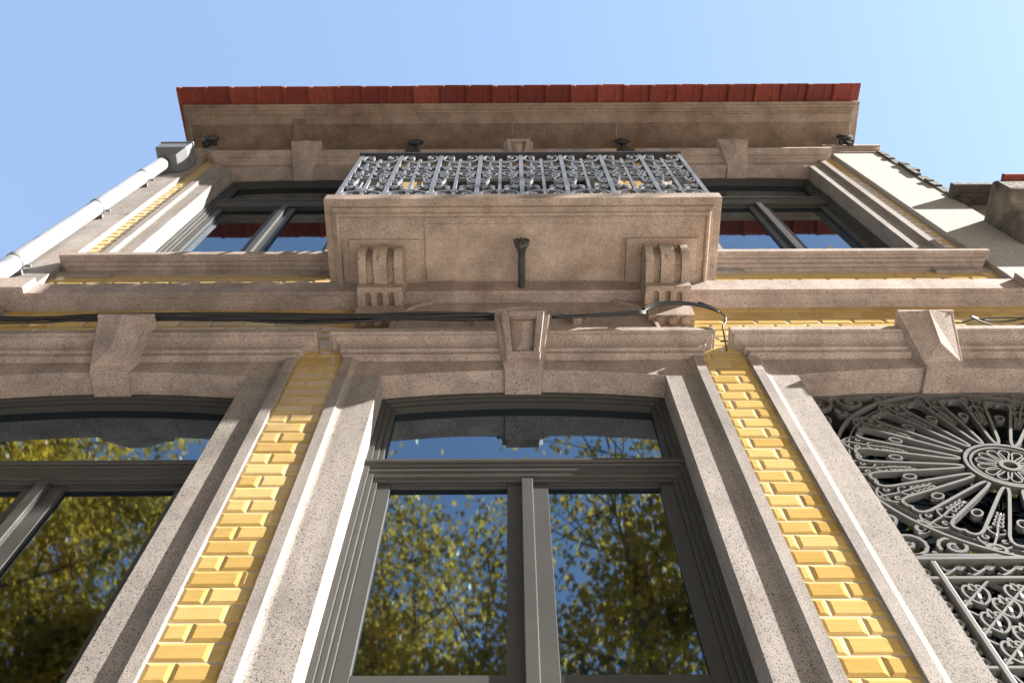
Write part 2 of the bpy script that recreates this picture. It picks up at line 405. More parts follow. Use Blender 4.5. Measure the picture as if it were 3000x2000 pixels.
window(*LOW[0], 2.0, SPR, CRN, 4.458, 4.562); window(*LOW[1], 2.0, SPR, CRN, 4.458, 4.562, bar=3.535)
for cx, hw in UPP: window(cx, hw, 6.40 if cx != .05 else 6.07, USP, UCR, 8.075, 8.172)
# glazed door leaf behind the grille on the right
cx, hw = LOW[2]
f = MB()
for sgn in (-1, 1): f.box(*sorted((cx+sgn*(hw+.01), cx+sgn*(hw-.03))), -.25, -.17, 2.0, 5.02)
f.box(cx-hw+.0305, cx+hw-.0305, -.25, -.17, 5.0, 5.12)
door = f.build('door', M['joinery'], house, bevel=.0015)
MB().box(cx-hw+.02, cx+hw-.02, -.226, -.220, 2.0, 5.05).build('pane', M['glass'], door)

# ---- bevelled tiles
TW, THT, GR = .1425, .0721, .0027
def tile_mesh(wd, ht=THT-GR):
    be = min(.0115, wd*.3); hx, hz = wd/2, ht/2
    rings = [(hx, hz, .002), (hx, hz, -.0015), (hx-be, hz-.0115, -.0044)]      # y values, out is negative
    vs = []; fs = []
    for a, b, y in rings: vs += [(-a, y, -b), (a, y, -b), (a, y, b), (-a, y, b)]
    for k in range(2):
        for i in range(4): fs.append((4*k+i, 4*k+(i+1) % 4, 4*k+4+(i+1) % 4, 4*k+4+i))
    fs.append((8, 9, 10, 11))
    return MB().add(vs, fs)
tcache = {}
def tmesh(wd):
    k = round(wd, 3)
    if k not in tcache: tcache[k] = tile_mesh(k).mesh('tile', M['tile'])
    return tcache[k]
def lay(stuff, wd, x, z, parent, single):
    if wd < .012: return
    p = -.002
    if single: inst('tile', tmesh(wd-GR), (x+wd/2+random.uniform(-.0004, .0004), -p+random.uniform(-.0007, .0007), z+random.uniform(-.0004, .0004)), parent)
    else:
        t = tile_mesh(wd-GR); stuff.add([(a+x+wd/2, b-p, c+z) for a, b, c in t.v], t.f)
def course(x0, x1, first, z, parent, stuff, single, vis=None):     # first = x of a joint
    x = first-math.ceil((first-x0)/TW)*TW
    while x < x1-.002:
        a, b = max(x, x0), min(x+TW, x1)
        if b-a > .012:
            lay(stuff, b-a, a, z, parent, single and (vis is None or vis(a, b)))
        x += TW
def bed(name, x0, x1, z0, z1): return MB().box(x0, x1, -.0048, -.0008, z0, z1).build(name, M['grout'], house)
rest = MB()
# lower vertical strips
sL = bed('tile_strip', -.878, -.6855, 1.95, 5.33); sR = bed('tile_strip', .7685, .9530, 1.95, 5.33)
for k in range(-2, 45):
    zl = 5.226-.0719*k-.036; zr = 5.247-.0723*k-.036
    course(-.877, -.6865, (-.877+.142) if k % 2 == 0 else (-.877+.0705), zl, sL, rest, 3.15 < zl < 5.3)
    course(.7695, .9520, .7695+(.037 if k % 2 == 0 else .108), zr, sR, rest, 3.15 < zr < 5.3)
# lower horizontal band
bB = bed('tile_band', -2.33, 2.45, 5.34, 5.80)
for k in range(6):
    z = 5.708-.0721*k+.036; off = 1.009+(0 if k % 2 else TW/2)
    course(-2.32, -.53, off, z, bB, rest, k in (0, 1, 2), lambda a, b: b < -.6)
    course(.63, 2.44, off, z, bB, rest, k in (0, 1, 2, 3), lambda a, b: a > .7 and b < 2.2)
# upper horizontal band
bU = bed('tile_band', -2.33, 2.45, 5.955, 6.355)
for k in range(4):
    z = 6.187-.0721*(k-1)+.036-.0721; off = 1.427+(0 if k % 2 else TW/2)
    course(-2.32, -.80, off, z, bU, rest, k in (1, 2), lambda a, b: b < -.88)
    course(.90, 2.44, off, z, bU, rest, k in (1, 2), lambda a, b: a > .98)
# narrow upper strips beside the pilasters, and the panels between the upper openings
for x0, x1 in ((-2.33, UPP[0][0]-.672), (UPP[2][0]+.672, 2.45), (UPP[0][0]+.672, UPP[1][0]-.672), (UPP[1][0]+.672, UPP[2][0]-.672)):
    bed('tile_strip', x0, x1, 6.36, 9.4)
    for k in range(42): course(x0+.001, x1-.001, x0+(.05 if k % 2 else .12), 6.40+.0721*k, None, rest, False)
rs = rest.build('tiling', M['tile'], house); rs['kind'] = 'stuff'

# ---- pilasters with capitals
for x0, x1 in ((XL, -2.331), (2.451, XR)):
    MB().box(x0, x1, -.02, .028, 0, 9.005).build('pilaster', M['plaster'] if x0 > 0 else M['stone_clean'], house, bevel=.004)
    MB().molding(x0+.0, x1-.0, [(.03, 8.985), (.036, 8.99), (.036, 9.03), (.05, 9.04), (.05, 9.075), (.066, 9.085), (.066, 9.125), (.02, 9.13)], pref=.028).build('capital', M['stone'], house, bevel=.003)
for z in (7.35, 8.25):
    MB().box(-2.618, -2.333, .0265, .0284, z, z+.005).build('joint', M['darkconc'], house)
# ---- string course
def string_prof(o=0.):
    return [(.004+o, 5.762), (.016+o, 5.765), (.020+o, 5.772), (.030+o, 5.781), (.046+o, 5.788), (.060+o, 5.790), (.060+o, 5.797), (.077+o, 5.800), (.077+o, 5.935), (.0+o, 5.95)]
MB().molding(-2.331, 2.451, string_prof(), left=False, right=False).build('string_course', M['stone'], house, bevel=.003)
for x0, x1 in ((XL, -2.3315), (2.4515, XR)):
    MB().molding(x0, x1, string_prof(.03), pref=.03, left=True, right=True).build('string_course', M['stone'], house, bevel=.003)
# ---- window sills with moulded fronts and little corbels
def sill(x0, x1):
    MB().molding(x0, x1, [(.0, 6.283), (.014, 6.284), (.016, 6.302), (.030, 6.310), (.033, 6.328), (.048, 6.336), (.051, 6.352), (.062, 6.356), (.062, 6.362), (.080, 6.366), (.080, 6.412), (-.02, 6.418)], pref=0).build('sill', M['stone'], house, bevel=.0025)
sill(UPP[0][0]-.70, -.80); sill(.90, UPP[2][0]+.70)
for a, b in ((-2.235, -2.055), (-1.06, -.90), (1.00, 1.16), (2.16, 2.345)):
    MB().molding(a, b, [(.004, 6.232), (.018, 6.234), (.020, 6.282)], pref=0).build('corbel', M['stone_clean'], house, bevel=.002)

# ---- eaves cornice in four blocks
def cove():
    q = [(.004, 9.08), (.014, 9.085), (.014, 9.17), (.022, 9.175)]
    for i in range(0, 11):
        a = R(90*i/10); q.append((.022+.218*(1-math.cos(a)), 9.185+.225*math.sin(a)))
    q += [(.250, 9.404), (.258, 9.404), (.258, 9.424), (.272, 9.424), (.276, 9.438), (.290, 9.446), (.298, 9.462), (.316, 9.463), (.316, 9.480), (.338, 9.481), (.338, 9.505), (.0, 9.52)]
    return q
cuts = [-2.545, -1.64, .01, .84, 2.705]
cv_ = cove(); ks = next(i for i, q in enumerate(cv_) if q[0] == .250)
low = cv_[:ks]+[(.0, cv_[ks][1]-.001)]; upp = [(.0, cv_[ks][1])]+cv_[ks:]
for i in range(4):
    a, b_ = cuts[i]+(.003 if i else 0), cuts[i+1]-(.003 if i < 3 else 0)
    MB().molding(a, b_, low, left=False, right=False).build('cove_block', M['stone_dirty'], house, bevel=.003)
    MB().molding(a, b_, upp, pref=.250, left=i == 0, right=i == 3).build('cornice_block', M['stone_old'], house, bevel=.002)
for x in cuts[1:4]:
    MB().molding(x-.0029, x+.0029, [(max(p-.004, .002), z) for p, z in cv_], left=False, right=False).build('joint', M['mortar'], house)
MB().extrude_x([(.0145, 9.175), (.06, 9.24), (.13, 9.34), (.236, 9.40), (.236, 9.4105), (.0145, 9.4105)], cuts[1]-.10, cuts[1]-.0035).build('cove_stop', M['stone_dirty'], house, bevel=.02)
# ---- roof and eave tiles
roof = MB().hexa([(-2.62, .05, 9.58), (2.73, .05, 9.58), (2.73, 3.6, 10.55), (-2.62, 3.6, 10.55), (-2.62, .05, 9.61), (2.73, .05, 9.61), (2.73, 3.6, 10.59), (-2.62, 3.6, 10.59)])
roof.hexa([(-2.62, 3.602, 10.55), (2.73, 3.602, 10.55), (2.73, 7.4, 9.55), (-2.62, 7.4, 9.55), (-2.62, 3.602, 10.59), (2.73, 3.602, 10.59), (2.73, 7.4, 9.59), (-2.62, 7.4, 9.59)])
roof.box(-2.60, 2.72, -.2, .30, 9.5205, 9.53)
roof = roof.build('roof', M['roof'], house)
NT = 26; X0, X1 = -2.678, 2.787; pw = (X1-X0)/NT
prof = [(0, -.002), (.010, -.010), (.036, -.010), (.044, .010), (.052, .012), (pw-.07, .012), (pw-.062, .006), (pw-.045, .006), (pw-.038, .012), (pw+.010, .0125), (pw+.010, .0265), (.055, .028), (.045, .020), (.004, .018)]
b = MB(); n = len(prof); vs = []
for y, dz in ((-.474, 0.), (-.455, -.003), (-.30, .026), (-.02, .085)):
    vs += [(x, y, z+dz) for x, z in prof]
fs = []
for k in range(3):
    for i in range(n): fs.append((k*n+i, k*n+(i+1) % n, (k+1)*n+(i+1) % n, (k+1)*n+i))
fs += [tuple(range(n-1, -1, -1)), tuple(range(3*n, 4*n))]
tm = b.add(vs, fs).mesh('roof_tile', M['roof'])
for i in range(NT):
    o = inst('roof_tile', tm, (X0+i*pw, random.uniform(-.003, .003), 9.505+random.uniform(-.0012, .0012)), roof)
    o.rotation_euler = (0, R(random.uniform(-.15, .15)), R(random.uniform(-.2, .2)))

# ---- balcony
bx0, bx1 = .051-.845, .051+.845
bal = MB().molding(bx0, bx1, [(.395, 5.932), (.397, 5.915), (.404, 5.911), (.412, 5.914), (.417, 5.930), (.428, 5.941), (.433, 5.944), (.436, 5.962), (.440, 5.965), (.470, 5.966), (.470, 6.050), (.462, 6.058), (.0, 6.064)], pref=.395).build('balcony', M['stone_warm'], house, bevel=.002)
MB().box(-.405, .510, .085, .360, 5.925, 5.9315).build('soffit_panel', M['stone_warm'], bal, bevel=.002)
def bracket(cx):
    b = MB(); hw = .097
    def scroll(x0, x1, inset):
        q = [(.0, 5.912), (.245, 5.912), (.247, 5.885)]
        pts = bez((.252, 5.872), (.297, 5.868), (.305, 5.755), (.262, 5.727), 10)+bez((.262, 5.727), (.225, 5.705), (.18, 5.716), (.13, 5.712), 6)[1:]
        q += [(p-inset, z+inset*.8) for p, z in pts]+[(.0, 5.712+inset*.8)]
        b.extrude_x(q, x0, x1)
    scroll(cx-hw, cx-hw+.034, 0); scroll(cx-hw+.0342, cx-.0302, .026); scroll(cx-.030, cx+.030, -.004); scroll(cx+.0302, cx+hw-.0342, .026); scroll(cx+hw-.034, cx+hw, 0)
    for i in range(7): b.ball((cx, -(.262-.021*i), 5.724-.001*i), .013-.0006*i, 1, 1.0, .9, 8, 5)
    W = hw+.004
    b.box(cx-W, cx+W, .0, .146, 5.688, 5.7115)                     # middle tier, fluted underneath
    for a, c in ((-W, -.066), (-.040, -.014), (.012, .038), (.064, W)): b.box(cx+a, cx+c, .0, .1458, 5.664, 5.6878)
    b.box(cx-W, cx+W, .122, .1456, 5.6642, 5.6876)
    for dx in (-.053, -.001, .051):
        for k in range(5):
            t_ = k/5; b.box(cx+dx-.013, cx+dx-.013+.009*t_, .108+.0028*k, .108+.0028*(k+1), 5.665, 5.6874); b.box(cx+dx+.013-.009*t_, cx+dx+.013, .108+.0028*k, .108+.0028*(k+1), 5.665, 5.6874)
    b.box(cx-W, cx+W, .0, .060, 5.530, 5.6636)
    for dx in (-.058, 0, .058):
        b.tube([(cx+dx, -.034, 5.530), (cx+dx, -.034, 5.518), (cx+dx, -.034, 5.510)], .02, 14, [.023, .021, .012])
    for s in (-1, 1):
        b.ribbon(spiral(.235, 5.80, .042, .008, 200, -1.7), cx+s*(hw+.001), .008, .007, axis='p')
        b.ribbon(spiral(.10, 5.80, .050, .010, 90, -1.6), cx+s*(hw+.001), .008, .008, axis='p')
    o = b.build('bracket', M['stone_warm'], bal, bevel=.0025)
    MB().box(cx-.165, cx+.165, .063, .290, 5.9125, 5.9315).build('impost', M['stone_warm'], bal, bevel=.003)
bracket(-.592); bracket(.697)
# stone panel between the brackets with an arch moulding over the keystone
b = MB(); b.box(-.529, .633, -.01, .030, 5.34, 5.774)
ap = b.build('apron', M['stone'], house, bevel=.004)
b = MB(); b.ribbon(arc(.05, 5.47, .235, .20, 8, 172, 22), .040, .030, .040); b.ribbon(arc(.05, 5.47, .30, .235, 20, 160, 22), .032, .012, .010)
for s in (-1, 1): b.ribbon(bez((.05+s*.575, 5.40), (.05+s*.575, 5.62), (.05+s*.52, 5.72), (.05+s*.42, 5.765), 10), .034, .02, .018)
b.build('arch_moulding', M['stone'], ap, bevel=.003)

# ------------------------------------------------------------------ drain spout
b = MB(); sx = .044
b.tube([(sx, -.0, 5.862), (sx, -.06, 5.852), (sx, -.12, 5.845), (sx, -.17, 5.84), (sx, -.18, 5.84), (sx, -.19, 5.839), (sx, -.245, 5.834), (sx, -.268, 5.832), (sx, -.283, 5.831), (sx, -.305, 5.829)], .016, 14,
       [.015, .0155, .0165, .0165, .018, .0165, .017, .022, .032, .036])
body = b.build('drain_spout', M['spout'], None, smooth=True)
tag(body, 'grey cast iron drain spout with flared scalloped mouth under the balcony', 'drain spout')
b = MB()
b.tube([(sx, -.3055, 5.829), (sx, -.309, 5.829)], .026, 14); b.build('mouth', M['black'], body)
b = MB()
for k in range(11):
    a = 6.2832*k/11; b.ball((sx+.031*math.cos(a), -.307, 5.829+.031*math.sin(a)), .0085, 1, 1, 1, 6, 4)
b.build('scalloped_rim', M['spout'], body, smooth=True)

# ------------------------------------------------------------------ balcony railing
rail = thing('balcony_railing', 'grey wrought iron railing with scroll panels standing on the stone balcony', 'railing', (.053, -.43, 6.06))
RX0, RX1, RP, RZ0, RZ1 = .051-.888, .051+.888, .435, 6.065, 7.055
NP = 8; PWD = (RX1-RX0)/NP; H = RZ1-RZ0
bm_ = MB().box(-.011, .011, -.011, .011, 0, H-.02).mesh('post', M['iron_rail'])
for i in range(NP+1): inst('post', bm_, (RX0+i*PWD, -RP, RZ0), rail)
MB().box(RX0-.02, RX1+.02, RP-.022, RP+.022, RZ1-.02, RZ1).build('handrail', M['blackiron'], rail, bevel=.003)
MB().box(RX0, RX1, RP-.01, RP+.01, RZ0+.03, RZ0+.045).build('bottom_rail', M['iron_rail'], rail)
def rail_panel():
    b = MB(); Z = lambda t: H*(1-t); h = PWD/2; T, D = .012, .020
    b.box(-.008, .008, -.008, .008, Z(1)+.045, Z(.12))
    for s in (-1, 1):
        q = lambda pts: [(s*x, z) for x, z in pts]
        # lyre scroll at the top
        b.ribbon(q(bez((.008, Z(.22)), (.05, Z(.19)), (h-.012, Z(.18)), (h-.016, Z(.11)), 10)+bez((h-.016, Z(.11)), (h-.02, Z(.035)), (.05, Z(.02)), (.04, Z(.075)), 10)[1:]+bez((.04, Z(.075)), (.038, Z(.11)), (.06, Z(.115)), (.064, Z(.085)), 6)[1:]), 0, D, T)
        # square shoulder
        b.ribbon(q([(.01, Z(.225)), (.055, Z(.225)), (.055, Z(.29))]), 0, D, T)
        b.ribbon(q(bez((.055, Z(.29)), (.058, Z(.36)), (.075, Z(.34)), (.095, Z(.315)), 8)), 0, D, T)
        b.ribbon(q(spiral(.062, Z(.355), .022, .006, 90, 1.2)), 0, D, T)
        # middle ties
        for t in (.40, .575): b.ribbon(q([(.006, Z(t)), (.056, Z(t))]), 0, D, .008)
        b.ribbon(q(bez((.056, Z(.40)), (.066, Z(.45)), (.066, Z(.52)), (.056, Z(.575)), 8)), 0, D, T)
        b.ribbon(q(spiral(.07, Z(.54), .024, .006, -90, -1.2)), 0, D, T)
        # low C scroll
        b.ribbon(q(bez((.056, Z(.575)), (.058, Z(.68)), (.09, Z(.70)), (h-.012, Z(.635)), 10)+bez((h-.012, Z(.635)), (h-.004, Z(.60)), (.075, Z(.60)), (.078, Z(.635)), 6)[1:]), 0, D, T)
        b.ribbon(q(bez((.010, Z(.86)), (.03, Z(.78)), (.06, Z(.78)), (.055, Z(.745)), 8)), 0, D, T)
        b.ribbon(q(spiral(.045, Z(.765), .020, .005, 60, 1.2)), 0, D, T)
        # foot scroll
        b.ribbon(q(bez((.008, Z(.83)), (.05, Z(.84)), (h-.012, Z(.86)), (h-.016, Z(.91)), 10)+bez((h-.016, Z(.91)), (h-.03, Z(.97)), (.035, Z(.96)), (.045, Z(.905)), 8)[1:]+bez((.045, Z(.905)), (.05, Z(.885)), (.07, Z(.89)), (.068, Z(.91)), 5)[1:]), 0, D, T)
        b.ribbon(q(arc(.034, Z(.315), .020, .020, 0, 330, 12)), 0, D, .009); b.ribbon(q(arc(.034, Z(.487), .019, .030, 0, 330, 12)), 0, D, .009)
        b.ribbon(q(spiral(h-.030, Z(.45), .024, .006, 180, 1.3)), 0, D, .009); b.ribbon(q(bez((.066, Z(.52)), (.085, Z(.50)), (.10, Z(.47)), (h-.010, Z(.44)), 6)), 0, D, .009)
        b.ribbon(q(spiral(h-.034, Z(.76), .024, .006, 120, -1.3)), 0, D, .009); b.ribbon(q(bez((h-.012, Z(.635)), (h-.006, Z(.70)), (h-.010, Z(.74)), (h-.03, Z(.79)), 6)), 0, D, .009)
        b.ball((s*.056, 0, Z(.335)), .012, 1, 1, 1, 7, 4); b.ball((s*.06, 0, Z(.50)), .012, 1, 1, 1, 7, 4)
    return b
pm = rail_panel().mesh('scroll_panel', M['iron_rail'])
for i in range(NP): inst('scroll_panel', pm, (RX0+(i+.5)*PWD, -RP, RZ0), rail)
for x in (RX0, RX1):
    for k in range(2):
        o = inst('scroll_panel', pm, (x, -(.11+.21*k), RZ0), rail); o.rotation_euler = (0, 0, R(90))
        inst('post', bm_, (x, -(.005+.21*k), RZ0), rail)
    MB().box(x-.02, x+.02, .0, RP-.0225, RZ1-.02, RZ1).build('handrail', M['blackiron'], rail)

# ------------------------------------------------------------------ iron fan grille of the right-hand door
gx, gz, gp = 1.722, 4.515, .12
gr = thing('fan_grille', 'pale grey iron grille with sunburst fan and scroll lattice in the right doorway', 'grille', (gx, .12, 2.0))
GM = M['iron_light']; L0, L1 = LOW[2][0]-.590, LOW[2][0]+.590; GS = 1.037
def place(name, mesh, ang=0.):
    o = inst(name, mesh, (gx, gp, gz), gr, -ang); o.scale = (GS, 1, GS); return o
MB().ribbon(arc(gx, gz, .570, .570, 0, 360, 64)[:-1], -gp, .024, .010, closed=True).build('outer_ring', GM, gr)
MB().ribbon(arc(gx, gz, .532, .532, 0, 360, 64)[:-1], -gp, .014, .005, closed=True).build('inner_ring', GM, gr)
b = MB(); b.ribbon(arc(gx, gz, .145, .145, 0, 360, 40)[:-1], -gp, .030, .012, closed=True); b.ribbon(arc(gx, gz, .127, .127, 0, 360, 40)[:-1], -gp, .024, .008, closed=True)
hub = b.build('hub', GM, gr)
b = MB(); b.ribbon(arc(gx, gz, .030, .030, 0, 360, 18)[:-1], -gp, .028, .014, closed=True); b.build('boss', GM, hub)
pet = MB()
for s in (-1, 1): pet.ribbon([(.036, s*.002), (.07, s*.010), (.09, s*.017), (.104, s*.014), (.111, 0)], 0, .022, .006)
petm = pet.mesh('petal', GM)
for k in range(14): inst('petal', petm, (gx, gp, gz), hub, -6.28318*k/14)
NR = 18; st = 360/NR
def pol(r, a): return (r*math.cos(R(a)), r*math.sin(R(a)))
def ray():
    b = MB(); hs = st/2; q = []
    up = [pol(.155, hs)]+[pol(.159, hs*.80), pol(.175, hs*.66), pol(.20, hs*.60), pol(.30, hs*.565), pol(.40, hs*.56), pol(.452, hs*.56), pol(.478, hs*.50), pol(.492, hs*.36), pol(.494, hs*.14), pol(.486, 0)]
    q = up+[(x, -z) for x, z in up[-2::-1]]
    b.ribbon(q, 0, .024, .0100); b.ball((.484, 0, 0), .010, 1, 1, 1, 6, 4)
    return b
def tear():
    b = MB(); b.ribbon([(.365+.021*math.cos(R(a)), .0150*math.sin(R(a))) for a in range(0, 360, 30)], 0, .022, .0065, closed=True)
    b.ball((.388, 0, .0), .007, 1, 1, 1, 6, 4); return b
def sprig():
    b = MB(); T, D = .0065, .018
    b.ribbon([(.545, 0), (.50, 0), (.45, .003), (.40, -.002), (.34, 0)], 0, D, T)
    for s in (-1, 1):
        b.ribbon([(x, s*z) for x, z in bez((.535, .004), (.515, .055), (.475, .06), (.468, .026), 8)+spiral(.482, .026, .014, .004, 180, -1.1, 10)], 0, D, T)
        b.ribbon([(x, s*z) for x, z in bez((.455, .0), (.445, .03), (.425, .032), (.418, .016), 6)], 0, D, .006)
        for i in range(4): b.ribbon([(x, s*z) for x, z in bez((.40-.022*i, 0), (.408-.022*i, .016-.002*i), (.392-.022*i, .020-.003*i), (.385-.022*i, .009), 4)], 0, D*.8, .006)
    for i in range(5): b.ball((.40-.02*i, 0, 0), .0085-.0008*i, 1.3, 1, 1, 6, 4)
    b.ball((.456, 0, 0), .011, 1, 1, 1, 6, 4); return b
ray_m, tear_m, sprig_m = ray().mesh('ray', GM), tear().mesh('ring', GM), sprig().mesh('leaf_sprig', GM)
for k in range(NR):
    a = R(90+k*st); place('ray', ray_m, a); place('ring', tear_m, a); place('leaf_sprig', sprig_m, a+R(st/2))
# corner scrolls outside the ring
def corner():
    b = MB(); T, D = .009, .020
    for pts in (spiral(.06, .06, .055, .008, 225, 1.4), spiral(.17, .045, .042, .008, 200, -1.4), spiral(.045, .17, .042, .008, 70, 1.4),
                bez((.0, .0), (.10, .02), (.20, .0), (.30, .012)), bez((.0, .0), (.02, .10), (.0, .20), (.012, .30)), spiral(.27, .028, .026, .006, 150, -1.2), spiral(.028, .27, .026, .006, 120, 1.2),
                bez((.10, .10), (.15, .11), (.16, .15), (.12, .16)), spiral(.12, .12, .022, .006, 0, 1.2)):
        b.ribbon(pts, 0, D, T)
    for x, z in ((.06, .06), (.17, .045), (.045, .17), (.11, .02), (.02, .11)): b.ball((x, 0, z), .011, 1, 1, 1, 6, 4)
    return b
cm = corner()
for sx_, sz_, X, Zc in ((1, -1, L0, 5.075), (-1, -1, L1, 5.075), (1, 1, L0, 3.99), (-1, 1, L1, 3.99)):
    b = MB(); b.v = [(x*sx_, y, z*sz_) for x, y, z in cm.v]; b.f = list(cm.f)
    inst('corner_scroll', b.mesh('corner_scroll', GM), (X, gp, Zc), gr).scale = (1.22, 1, 1.22)
# frame bars
for z, h, d in ((3.975, .017, .036), (3.886, .014, .028), (3.519, .012, .028), (3.43, .012, .028), (5.085, .012, .02)):
    MB().box(L0, L1, -gp-d/2, -gp+d/2, z-h/2, z+h/2).build('cross_bar', GM, gr, bevel=.002)
VX0, VX1 = L0+.105, L1-.105
for x in (VX0, VX1): MB().box(x-.008, x+.008, -gp-.016, -gp+.016, 2.2, 3.966).build('upright', GM, gr, bevel=.002)
# scroll frieze between the two upper bars
b = MB()
b.ribbon(bez((-.045, .012), (-.02, .012), (.02, .07), (.030, .045), 8)+spiral(.018, .045, .014, .004, 0, 1.2, 10), 0, .018, .007)
b.ribbon(bez((-.045, .066), (-.03, .070), (-.035, .03), (-.018, .026), 6), 0, .016, .006); b.ball((-.02, 0, .03), .010, 1.2, 1, 1, 6, 4); b.ball((.02, 0, .05), .008, 1, 1, 1, 6, 4); b.ball((.035, 0, .018), .009, 1, 1, 1, 6, 4)
fm = b.mesh('frieze_scroll', GM)
nf = 11; fw = (VX1-VX0-.02)/nf
for zz in (3.893, 3.436):
    for i in range(nf): inst('frieze_scroll', fm, (VX0+.01+(i+.5)*fw, gp, zz), gr)
# lattice of crossing bars with a heart scroll in each diamond
ncol = 8; dw = (VX1-VX0-.016)/ncol; dh = .1377
def lattice(zlo, zhi, rows):
    b = MB(); x0, x1 = VX0+.008, VX1-.008; hgt = zhi-zlo; dh = hgt/rows
    n = ncol+rows
    for s in (1, -1):
        for k in range(-rows, ncol+1):
            # line through (k*dw, 0) rising with slope s
            pts = []
            a = 0.; bb = rows*dw
            xs, xe = k*dw, k*dw+rows*dw
            t0, t1 = max(0, (0-xs)/(xe-xs)), min(1, (ncol*dw-xs)/(xe-xs))
            if t1 <= t0+.001: continue
            P0 = (xs+(xe-xs)*t0, hgt*t0); P1 = (xs+(xe-xs)*t1, hgt*t1)
            if s < 0: P0, P1 = (ncol*dw-P0[0], P0[1]), (ncol*dw-P1[0], P1[1])
            MB().ribbon([(x0+P0[0], zlo+P0[1]), (x0+P1[0], zlo+P1[1])], -gp+(.004 if s > 0 else -.004), .014, .0072).build('lattice_bar', GM, gr)
    h = MB()
    for s in (-1, 1):
        h.ribbon([(s*x, z) for x, z in bez((.0, -.048), (.035, -.03), (.042, .012), (.026, .030), 8)+bez((.026, .030), (.012, .046), (.004, .026), (.014, .018), 6)[1:]], 0, .018, .0075)
        h.ribbon([(s*x, z) for x, z in bez((0, .052), (.006, .034), (.010, .03), (.004, .012), 5)], 0, .016, .006)
    h.ribbon([(0, -.052), (.0, .050)], 0, .012, .007)
    for s in (-1, 1): h.ribbon([(s*x, z) for x, z in spiral(.040, -.034, .014, .004, 90, 1.2, 10)], 0, .014, .006)
    h.ball((0, 0, -.008), .013, 1, 1, 1.4, 7, 4); h.ball((0, 0, -.028), .008, 1, 1, 1.3, 6, 4); h.ball((.010, 0, .006), .007, 1, 1, 1, 6, 4); h.ball((-.010, 0, .006), .007, 1, 1, 1, 6, 4)
    hm = h.mesh('heart_scroll', GM)
    for r in range(2*rows-1):
        for c in range(ncol+1):
            X = c*dw+(dw/2 if r % 2 == 0 else 0)
            if X < dw*.4 or X > ncol*dw-dw*.4: continue
            inst('heart_scroll', hm, (x0+X, gp, zlo+(r+1)*dh/2), gr).scale = (1.0, 1, 1.0)
lattice(3.526, 3.879, 3)
# leafy edging between the uprights and the stone
b = MB(); b.ribbon(spiral(0, 0, .022, .005, 180, 1.4, 12), 0, .018, .007); b.ribbon(bez((-.024, .02), (-.03, -.01), (-.018, -.03), (.016, -.034), 6), 0, .016, .006); b.ball((-.018, 0, .024), .009, 1, 1, 1, 6, 4); b.ball((-.02, 0, -.014), .007, 1, 1, 1, 6, 4)
em = b.mesh('edge_scroll', GM)
for x, f_ in ((VX0-.045, 1), (VX1+.045, -1)):
    for k in range(11):
        o = inst('edge_scroll', em, (x, gp, 3.92-.075*k), gr); o.scale = (f_*1.3, 1, 1.15)

# ------------------------------------------------------------------ downpipe with hopper
px, pp = -2.478, .10
dp = thing('downpipe', 'white round rain downpipe with grey box hopper at the left edge of the facade', 'downpipe', (px, -pp, 0))
MB().tube([(px, -pp, 0), (px, -pp, 8.40)], .045, 20).build('pipe', M['pvc'], dp, smooth=True)
for z in (6.18, 7.22, 8.0):
    MB().tube([(px, -pp, z), (px, -pp, z+.006), (px, -pp, z+.05), (px, -pp, z+.056)], .06, 20, [.045, .049, .049, .045]).build('collar', M['pvc'], dp, smooth=True)
    MB().box(px+.046, px+.072, pp-.03, pp-.018, z+.02, z+.034).box(px-.02, px+.02, .028, pp-.044, z+.02, z+.035).build('clip', M['zinc'], dp)
hx = px+.035
b = MB(); b.tube([(px, -pp, 8.40), (px, -pp, 8.46)], .040, 16); b.build('outlet', M['zinc'], dp, smooth=True)
hop = MB().hexa([(hx-.075, -.03, 8.455), (hx+.055, -.03, 8.455), (hx+.055, -.155, 8.455), (hx-.075, -.155, 8.455), (hx-.118, -.029, 8.55), (hx+.105, -.029, 8.55), (hx+.105, -.19, 8.55), (hx-.118, -.19, 8.55)])
hop.box(hx-.118, hx+.105, .029, .19, 8.5505, 8.69).box(hx-.126, hx+.113, .029, .198, 8.6905, 8.712)
hop.build('hopper', M['zinc'], dp, bevel=.004)
MB().tube([(-2.60, .05, 9.36), (-2.60, -.03, 9.25), (-2.575, -.09, 9.05), (-2.53, -.11, 8.88), (-2.50, -.11, 8.71)], .038, 14).build('swan_neck', M['pvc'], dp, smooth=True)

# ------------------------------------------------------------------ black lamps on top of the upper mouldings
def plate(x, p, z0, z1, label):
    t = thing('iron_holder', label, 'iron holder', (x, -p, z0), 'black iron holders below the eaves')
    MB().box(x-.017, x+.017, p-.012, p+.012, z0, z1).build('stem', M['blackiron'], t)
    MB().tube([(x, -p-.012, z1), (x, -p-.022, z1), (x, -p-.034, z1), (x, -p-.046, z1)], .06, 18, [.05, .062, .062, .03]).build('disc', M['blackiron'], t)
    MB().box(x-.055, x+.055, p-.016, p+.016, z0+.10, z0+.125).build('cross_piece', M['blackiron'], t)
plate(-.752, .06, 8.80, 9.19, 'black iron holder below the eaves, above the left half of the balcony railing')
plate(.865, .06, 8.80, 9.19, 'black iron holder below the eaves, above the right half of the balcony railing')
plate(-2.33, .11, 8.96, 9.14, 'black iron holder under the left end of the eaves beside the pipe hopper')
plate(2.60, .09, 9.0, 9.17, 'black iron holder on the right pilaster under the end of the eaves')

